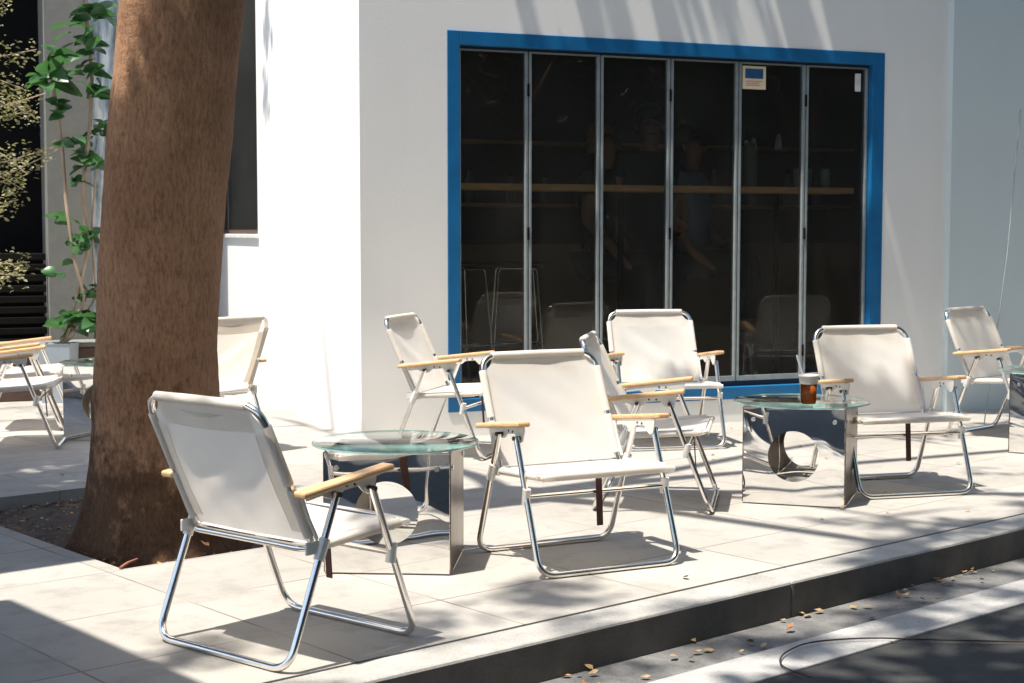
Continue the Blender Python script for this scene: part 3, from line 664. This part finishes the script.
def leafcloud(mb, centers, size, rn, flat=1.0):
    for (c, r, n) in centers:
        for _ in range(n):
            d = Vector((rn.gauss(0, 1), rn.gauss(0, 1), rn.gauss(0, flat))); d = d/max(.4, d.length)*r*rn.uniform(.15, 1)
            p = Vector(c)+d; L_ = size*rn.uniform(.7, 1.3); e = Euler((rn.uniform(-.8, .8), rn.uniform(-.8, .8), rn.uniform(0, 6.3))).to_matrix()
            pts = [(0, 0, 0), (.28*L_, .35*L_, .05*L_), (.22*L_, .75*L_, .02*L_), (0, L_, -.08*L_), (-.22*L_, .75*L_, .02*L_), (-.28*L_, .35*L_, .05*L_)]
            mb.add([p+e@Vector(q) for q in pts], [(0, 1, 2, 3), (0, 3, 4, 5)])
def limb(mb, pts, r0, r1):
    pts = fillet(pts, .5, 6); n = len(pts); mb.tube(pts, [r0+(r1-r0)*i/(n-1) for i in range(n)], 10)
T0 = Vector((-1.36, 5.85, 0))
def loc(p): return Vector(p)-T0
def over(x, y, h, z=0): return Vector((x-SX*(h-z), y-SY*(h-z), h))      # point at height h whose shadow falls on (x, y, z)
cl = []; rn = random.Random(3)
# shade falling on the wall right of the doors and on the projecting wall
for s in [1.55+.22*i for i in range(11)]:
    for k in range(7):
        zt = rn.uniform(-.1, 2.9); h = rn.uniform(4.7, 6.0); w_ = onb(s+rn.uniform(-.15, .15), -.15, 0)
        cl.append((over(w_.x, w_.y, h, zt), rn.uniform(.20, .34), 95))
for i in range(15):
    w_ = onb(-1.40+2.9*(i/15)**.8+rn.uniform(-.05, .05), 0, 0); cl.append((over(w_.x, w_.y, rn.uniform(4.6, 5.6), rn.uniform(2.35, 3.0)), rn.uniform(.015, .045), rn.randint(10, 34)))
for i in range(26):
    w_ = onb(.75+.75*rn.random()**.7, 0, 0); cl.append((over(w_.x, w_.y, rn.uniform(5.0, 6.8), rn.uniform(.1, 3.8)), rn.uniform(.03, .11), rn.randint(12, 34)))
for i in range(10):
    s = rn.betavariate(1.8, 1.1)*3.2-1.6; zt = rn.uniform(.2, 3.4); h = rn.uniform(4.7, 6.2); w_ = onb(s, 0, 0)
    cl.append((over(w_.x, w_.y, h, zt), rn.uniform(.03, .07), rn.randint(8, 20)))
# dapple on the two right hand chairs and around
for x, y, z, r, n_ in ((1.62, 6.98, .55, .10, 24), (1.80, 7.0, .45, .08, 16), (1.55, 7.1, .25, .12, 14), (2.75, 8.8, .4, .28, 70), (2.9, 8.9, .2, .3, 70), (3.2, 9.2, .0, .35, 90), (.93, 8.35, .6, .06, 9), (.80, 8.4, .5, .06, 9), (2.3, 8.6, 0, .2, 20),
                       (1.48, 6.05, 0, .13, 20), (1.62, 5.85, 0, .14, 26), (1.75, 6.0, 0, .12, 18), (1.9, 6.05, 0, .12, 20), (2.2, 6.5, 0, .16, 22), (2.3, 7.3, 0, .14, 12), (1.3, 6.1, 0, .10, 12), (2.4, 6.3, 0, .2, 30), (2.0, 6.9, 0, .1, 12)):
    cl.append((over(x, y, rn.uniform(6.8, 8.2), z), r*1.15, int(n_*1.3)))
for x, y, z, r, n_ in ((1.60, 6.98, .62, .06, 26), (1.68, 6.98, .5, .06, 26), (1.78, 7.0, .42, .07, 30), (1.55, 7.02, .33, .07, 26), (1.62, 7.06, .28, .07, 26), (1.85, 7.02, .66, .05, 20), (1.95, 7.0, .3, .07, 26), (.86, 8.42, .62, .04, 14), (.92, 8.42, .5, .04, 14), (.98, 8.44, .42, .04, 14)):
    cl.append((over(x, y, 5.4, z), r, n_))
# kerb edge and street shade
big = []
for i in range(560):
    a_ = rn.uniform(-3, 14); b_ = rn.uniform(-8, -.66); q = ab(a_, b_); big.append((over(q.x, q.y, rn.uniform(4.8, 6.4), -.1), rn.uniform(.3, .5), 46))
for i in range(60):
    a_ = rn.uniform(-2, 10); b_ = rn.uniform(-.75, -.40); q = ab(a_, b_); cl.append((over(q.x, q.y, rn.uniform(4.6, 5.4), -.1), rn.uniform(.10, .2), 34))
for i in range(44):
    a_ = rn.uniform(2.0, 8); b_ = rn.uniform(-.34, .16); q = ab(a_, b_); cl.append((over(q.x, q.y, rn.uniform(6.8, 8.2), 0), rn.uniform(.12, .24), rn.randint(22, 50)))
for i in range(9):
    a_ = rn.uniform(2.0, 3.6); b_ = rn.uniform(.1, .55); q = ab(a_, b_); cl.append((over(q.x, q.y, rn.uniform(6.8, 8.2), 0), rn.uniform(.14, .22), 26))
# unseen leaf clusters added to keep the trunk in shade
for i in range(150):
    ph = R(rn.uniform(-185, -50)); nx, ny = math.cos(ph), math.sin(ph); z = rn.uniform(0, 1.45) if ph < R(-64) else rn.uniform(0, 2.7)
    cl.append((over(-1.36+.06*z+.23*nx, 5.85+.23*ny, rn.uniform(4.4, 5.2), z), .06, 28))
for i in range(200):
    a_ = rn.uniform(2.9, 4.4); b_ = rn.uniform(2.6, 4.75)
    if a_ > 3.75 and b_ < 4.35: continue
    q = ab(a_, b_); cl.append((over(q.x, q.y, rn.uniform(4.4, 5.2), 0), .17, 60))
for i in range(60):
    w_ = onb(rn.uniform(1.6, 4.2), rn.uniform(-1.4, -.5), rn.uniform(5.2, 7.5)); cl.append((w_, .4, 90))  # extra unseen leaves added to block sky light from the right wall
w_ = onb(S0, 2.1, 0); cl.append((over(w_.x, w_.y, 4.8, 2.2), .10, 14)); cl.append((over(w_.x, w_.y, 4.9, 2.5), .12, 16))
mb = MB(); leafcloud(mb, [(loc(c), r, n_) for c, r, n_ in cl], .085, rn); cr = mb.build('crown', M['leaf'], tree)  # unseen crown, its clusters placed for the shade they cast
mb = MB(); leafcloud(mb, [(loc(c), r, n_) for c, r, n_ in big], .17, rn); mb.build('crown', M['leaf'], tree)
mb = MB(); top = Vector((.33, .10, 3.7))
ends = [onb(2.2, -1.4, 5.3), onb(.6, -1.0, 5.2), over(1.7, 6.0, 6.5), ab(3, -1.6, 6.2), ab(7.5, -2.2, 6.2), Vector((-3.2, 8.3, 6.4))]
for i, e in enumerate(ends):
    e = loc(e); mid = (top+e)/2+Vector((rn.uniform(-.3, .3), rn.uniform(-.3, .3), .45)); limb(mb, [top, top+Vector((0, 0, .4))+(e-top)*.12, mid, e], .075, .014)
    for k in range(5):
        b0 = mid.lerp(e, .2+.18*k); d = Vector((rn.uniform(-1, 1), rn.uniform(-1, 1), rn.uniform(-.1, .3)))*.7; limb(mb, [b0, b0+d*.5+Vector((0, 0, .1)), b0+d], .022, .006)
mb.build('limb', M['bark'], tree)

# ------------------------------------------------------------------ square shade parasols standing just outside the view
def parasol(a0, a1, b0, b1, label, h=2.5):
    t = empty('shade_parasol', ab((a0+a1)/2, (b0+b1)/2), KA); tag(t, label, 'parasol', 'square parasols on the terrace')
    x, y = (a1-a0)/2, (b1-b0)/2
    mb = MB(); mb.add([(-x, -y, h), (x, -y, h), (x, y, h), (-x, y, h), (0, 0, h+.55), (-x, -y, h-.12), (x, -y, h-.12), (x, y, h-.12), (-x, y, h-.12)],
                      [(0, 1, 4), (1, 2, 4), (2, 3, 4), (3, 0, 4), (0, 5, 6, 1), (1, 6, 7, 2), (2, 7, 8, 3), (3, 8, 5, 0)])
    mb.build('canopy', M['awning'], t)
    mb = MB(); mb.tube([(0, 0, 0), (0, 0, h+.5)], .025); mb.build('pole', M['alu'], t)
    mb = MB(); mb.box(-.3, .3, -.3, .3, 0, .06, ch=.01); mb.build('base', M['kerb'], t)
parasol(-2.1, 1.12, -1.45, 1.52, 'square green parasol over the near end of the terrace')
parasol(-1.0, 2.12, 1.89, 5.0, 'square green parasol left of the tree')

# ------------------------------------------------------------------ plants at the far left
def leaf_at(mb, p, d, L_, wd, curl=.25):
    d = Vector(d).normalized(); up = Vector((0, 0, 1)); sd = d.cross(up+Vector((rp.uniform(-1.2, 1.2), rp.uniform(-1.2, 1.2), 0))); sd = sd.normalized() if sd.length > .1 else Vector((1, 0, 0)); nn = sd.cross(d)
    P_ = []; N_ = 6
    for i in range(N_+1):
        t_ = i/N_; w_ = wd*math.sin(math.pi*min(1, t_*.93+.05))**.8*.5; c = p+d*(L_*t_)-up*(curl*L_*t_*t_); P_ += [c-sd*w_+nn*w_*.25, c, c+sd*w_+nn*w_*.25]
    mb.add(P_, [(3*i+j, 3*i+j+1, 3*i+4+j, 3*i+3+j) for i in range(N_) for j in (0, 1)], 0, True)
PX, PY = -3.07, 10.42
pot = tag(empty('potted_plant', (PX, PY, 0)), 'tall leafy plant with bare canes in a grey white tub', 'plant')
mb = MB()
prof = [(.090, 0), (.108, .385), (.112, .40), (.102, .40), (.098, .36)]
for q0, q1 in zip(prof[:-1], prof[1:]):
    a_, b_ = q0[0], q1[0]; z0, z1 = q0[1], q1[1]
    mb.add([(-a_, -a_, z0), (a_, -a_, z0), (a_, a_, z0), (-a_, a_, z0), (-b_, -b_, z1), (b_, -b_, z1), (b_, b_, z1), (-b_, b_, z1)], [(i, (i+1) % 4, 4+(i+1) % 4, 4+i) for i in range(4)])
mb.build('tub', M['pot'], pot)
mb = MB(); mb.box(-.097, .097, -.097, .097, .34, .375); mb.build('soil', M['soil_pot'], pot)
def PXZ(u, v, y=10.42): return Vector(((u-512)/1544*y-PX, y-PY, 1.15-(v-232)/1544*y))
rp = random.Random(11); canes = [[(84, 352), (86, 300), (77, 262), (69, 200), (66, 160), (60, 115), (54, 82)], [(88, 350), (90, 250), (86, 190), (94, 130), (95, 70), (88, 0), (84, -70), (86, -120)], [(90, 352), (94, 300), (92, 230), (100, 170)], [(82, 350), (78, 335), (66, 322)]]
mb = MB(); lm = MB()
for ci, c in enumerate(canes):
    pts = [PXZ(u, v)+Vector((0, .05*math.sin(v*.02+ci), 0)) for u, v in c]; pts[0] = Vector((rp.uniform(-.04, .04), rp.uniform(-.04, .04), .37))
    mb.tube(fillet(pts, .08, 3), .013 if ci < 2 else .007, 8)
tufts = [(55, 80, 10, .20), (60, 62, 6, .18), (95, 50, 7, .17), (100, 95, 8, .17), (90, 75, 5, .16), (98, 20, 8, .17), (80, 145, 6, .16), (88, 160, 6, .17), (100, 165, 6, .15), (62, 112, 5, .15), (56, 218, 4, .16), (76, 180, 3, .14), (82, 248, 5, .15), (92, 235, 5, .14), (60, 270, 3, .14), (85, 295, 4, .14), (70, 325, 6, .19), (82, 322, 7, .18), (92, 326, 6, .17), (100, 300, 4, .14), (105, 130, 5, .14), (86, -30, 8, .18), (84, -80, 8, .18), (75, 30, 4, .15)]
for u, v, n_, L_ in tufts:
    for k in range(int(n_*1.6)):
        p = PXZ(u+rp.uniform(-5, 5), v+rp.uniform(-8, 8)); a_ = rp.uniform(0, 6.28); leaf_at(lm, p+Vector((0, rp.uniform(-.08, .08), 0)), (math.cos(a_), math.sin(a_), rp.uniform(-.1, .9)), L_*rp.uniform(.75, 1.15), L_*.52, rp.uniform(.1, .5))
mb.build('stem', M['bark_thin'], pot); lm.build('foliage', M['leaf_fig'], pot)
# variegated shrub, rooted left of the frame
sh = tag(empty('variegated_shrub', (-3.75, 9.75, 0)), 'pale variegated shrub with drooping sprays against the dark opening at the left edge', 'shrub')
mb = MB(); lm = MB(); rv = random.Random(5)
SP = [(0, 95, 40, 120), (0, 60, 42, 52), (0, 110, 50, 95), (0, 165, 45, 152), (0, 180, 62, 150), (0, 150, 30, 175), (0, 15, 20, -5), (0, 265, 30, 262), (0, 80, 30, 92), (0, 120, 35, 112), (0, 175, 25, 190), (0, 205, 20, 200), (0, 275, 25, 275)]
for u0, v0, u1, v1 in SP:
    y = 9.6+rv.uniform(-.15, .2)
    P_ = lambda u, v: Vector(((u-512)/1544*y+3.75, y-9.75, 1.15-(v-232)/1544*y))
    a_, b_ = P_(u0, v0), P_(u1, v1); r_ = Vector((.0, 0, max(.5, a_.z*.8))); mb.tube(fillet([Vector((0, 0, 0)), r_, a_.lerp(r_, .3)+Vector((0, 0, .12)), a_, b_], .1, 4), .0035, 6)
    for k in range(90):
        t_ = rv.uniform(-.3, 1); q = a_.lerp(b_, t_)+Vector((rv.gauss(0, .02), rv.gauss(0, .05), rv.gauss(0, .045))); an = rv.uniform(0, 6.28)
        leaf_at(lm, q, (math.cos(an), math.sin(an), rv.uniform(-.5, .4)), rv.uniform(.02, .04), .016, .2)
mb.build('stem', M['bark_thin'], sh); lm.build('foliage', M['leaf_var'], sh)

# ------------------------------------------------------------------ small things
t = tag(empty('leaning_pole'), 'thin pale pole leaning on the bluish wall at the right edge', 'pole')
mb = MB(); mb.tube([(2.80, 9.10, .01), (3.01, 9.40, 1.0), (3.12, 9.55, 1.9)], .0035, 8); mb.build('rod', M['mullion'], t)
t = tag(empty('cable'), 'thin black cable curling over the pale edge band onto the road', 'cable'); mb = MB()
mb.tube(fillet([(.85, 4.30, -.11), (.775, 4.40, -.108), (.80, 4.52, -.106), (.90, 4.66, -.105), (1.10, 4.715, -.106), (1.35, 4.70, -.110), (1.7, 4.69, -.115), (2.2, 4.62, -.117)], .08, 5), .0026, 8); mb.build('cord', M['rivet'], t)
t = tag(empty('stick', (-1.325, 5.27, .006), R(80)), 'short reddish stick lying at the corner of the tree bed', 'stick')
mb = MB(); mb.tube([(-.07, 0, 0), (0, .003, .002), (.07, 0, .001)], [.005, .006, .004], 8); mb.build('twig', M['stick'], t)
mb = MB()
P_ = [(0, 0, 0), (.009, .010, .004), (.008, .022, .002), (0, .034, .006), (-.009, .022, .005), (-.008, .010, .001)]
mb.add(P_, [(0, 1, 2, 3), (0, 3, 4, 5)]); lf = mb.build('fallen_leaf', M['dry'])
lf2 = MB(); lf2.add([(x*1.1, y, z*1.6) for x, y, z in P_], [(0, 1, 2, 3), (0, 3, 4, 5)]); lf2 = lf2.build('fallen_leaf', M['dry2'])
rl = random.Random(21); cnt = 0
def putleaf(a_, b_, z, label, group):
    global cnt
    for src in ((lf, lf2)[0 if rl.random() < .7 else 1],):
        o = src if (src.get('label') is None) else src.copy()
        if o is not src: COL.objects.link(o)
        o.location = ab(a_, b_, z); o.rotation_euler = (rl.uniform(-.3, .3), rl.uniform(-.3, .3), rl.uniform(0, 6.3)); k = rl.uniform(.6, 1.25); o.scale = (k, k, k)
        tag(o, label, 'leaf', group)
for i in range(75): putleaf(rl.uniform(2.6, 7.5), -.012-.18*rl.random()**2.2, -.113, 'small dry leaf lying in the gutter below the kerb', 'dry leaves in the gutter')
for i in range(70): putleaf(rl.uniform(2.6, 9.5), .2+rl.random()**1.2*3.6, .003, 'small dry leaf lying on the pale pavement among the chairs', 'dry leaves on the pavement')

# ------------------------------------------------------------------ across the street (seen only in the glass and the mirrors)
opp = empty('opposite_building', ab(4, -13), KA); tag(opp, 'plain dark building across the street with rows of windows', 'building')
mb = MB(); mb.box(-16, 16, -6, 0, -.1, 11); mb.build('wall', M['facade'], opp)
mb = MB(); mb.box(-16.2, 16.2, -6.2, .2, 11, 11.3); mb.build('roof', M['column'], opp)
for f in range(3):
    for i in range(9):
        x = -14+i*3.4; z = 1.2+f*3.3; mb = MB(); mb.box(x, x+1.4, .001, .06, z, z+1.7); w = mb.build('window', M['column'], opp)
        mb = MB(); mb.box(x+.06, x+1.34, .061, .068, z+.06, z+1.64); mb.build('pane', M['black'], w)
rh = random.Random(9)
hd = tag(empty('hedge', ab(4, -8.8)), 'unseen dark hedge added across the street to darken reflections', 'hedge'); hd.rotation_euler = (0, 0, KA)  # hedge added to darken what the mirror panels reflect
mb = MB(); leafcloud(mb, [((-15+30*k/200, rh.uniform(-.2, .2), rh.uniform(.1, 1.25)), .35, 60) for k in range(200)], .14, rh); mb.build('foliage', M['leaf_dark'], hd)
mb = MB(); mb.box(-15.2, 15.2, -.22, .22, -.1, 1.2); mb.build('twigs', M['black'], hd)
for k in range(7):
    p = ab(-6+k*4.2, -9.8); t = tag(empty('far_street_tree', p), 'dense dark tree across the street, %s along the row' % ('first', 'second', 'third', 'fourth', 'fifth', 'sixth', 'seventh')[k], 'tree', 'trees across the street')
    mb = MB(); mb.tube([(0, 0, -.1), (.05, 0, 1.5), (0, .1, 3)], [.16, .13, .10], 12)
    for q in range(5): a_ = q*1.26; mb.tube([(0, .1, 2.4), (math.cos(a_)*.9, math.sin(a_)*.9, 3.8)], [.07, .02], 8)
    mb.build('trunk', M['bark'], t)
    mb = MB(); leafcloud(mb, [((rh.gauss(0, 1.2), rh.gauss(0, 1.0), 2.0+abs(rh.gauss(1.8, 1.6))), .8, 150) for _ in range(22)], .22, rh); mb.build('crown', M['leaf_dark'], t)
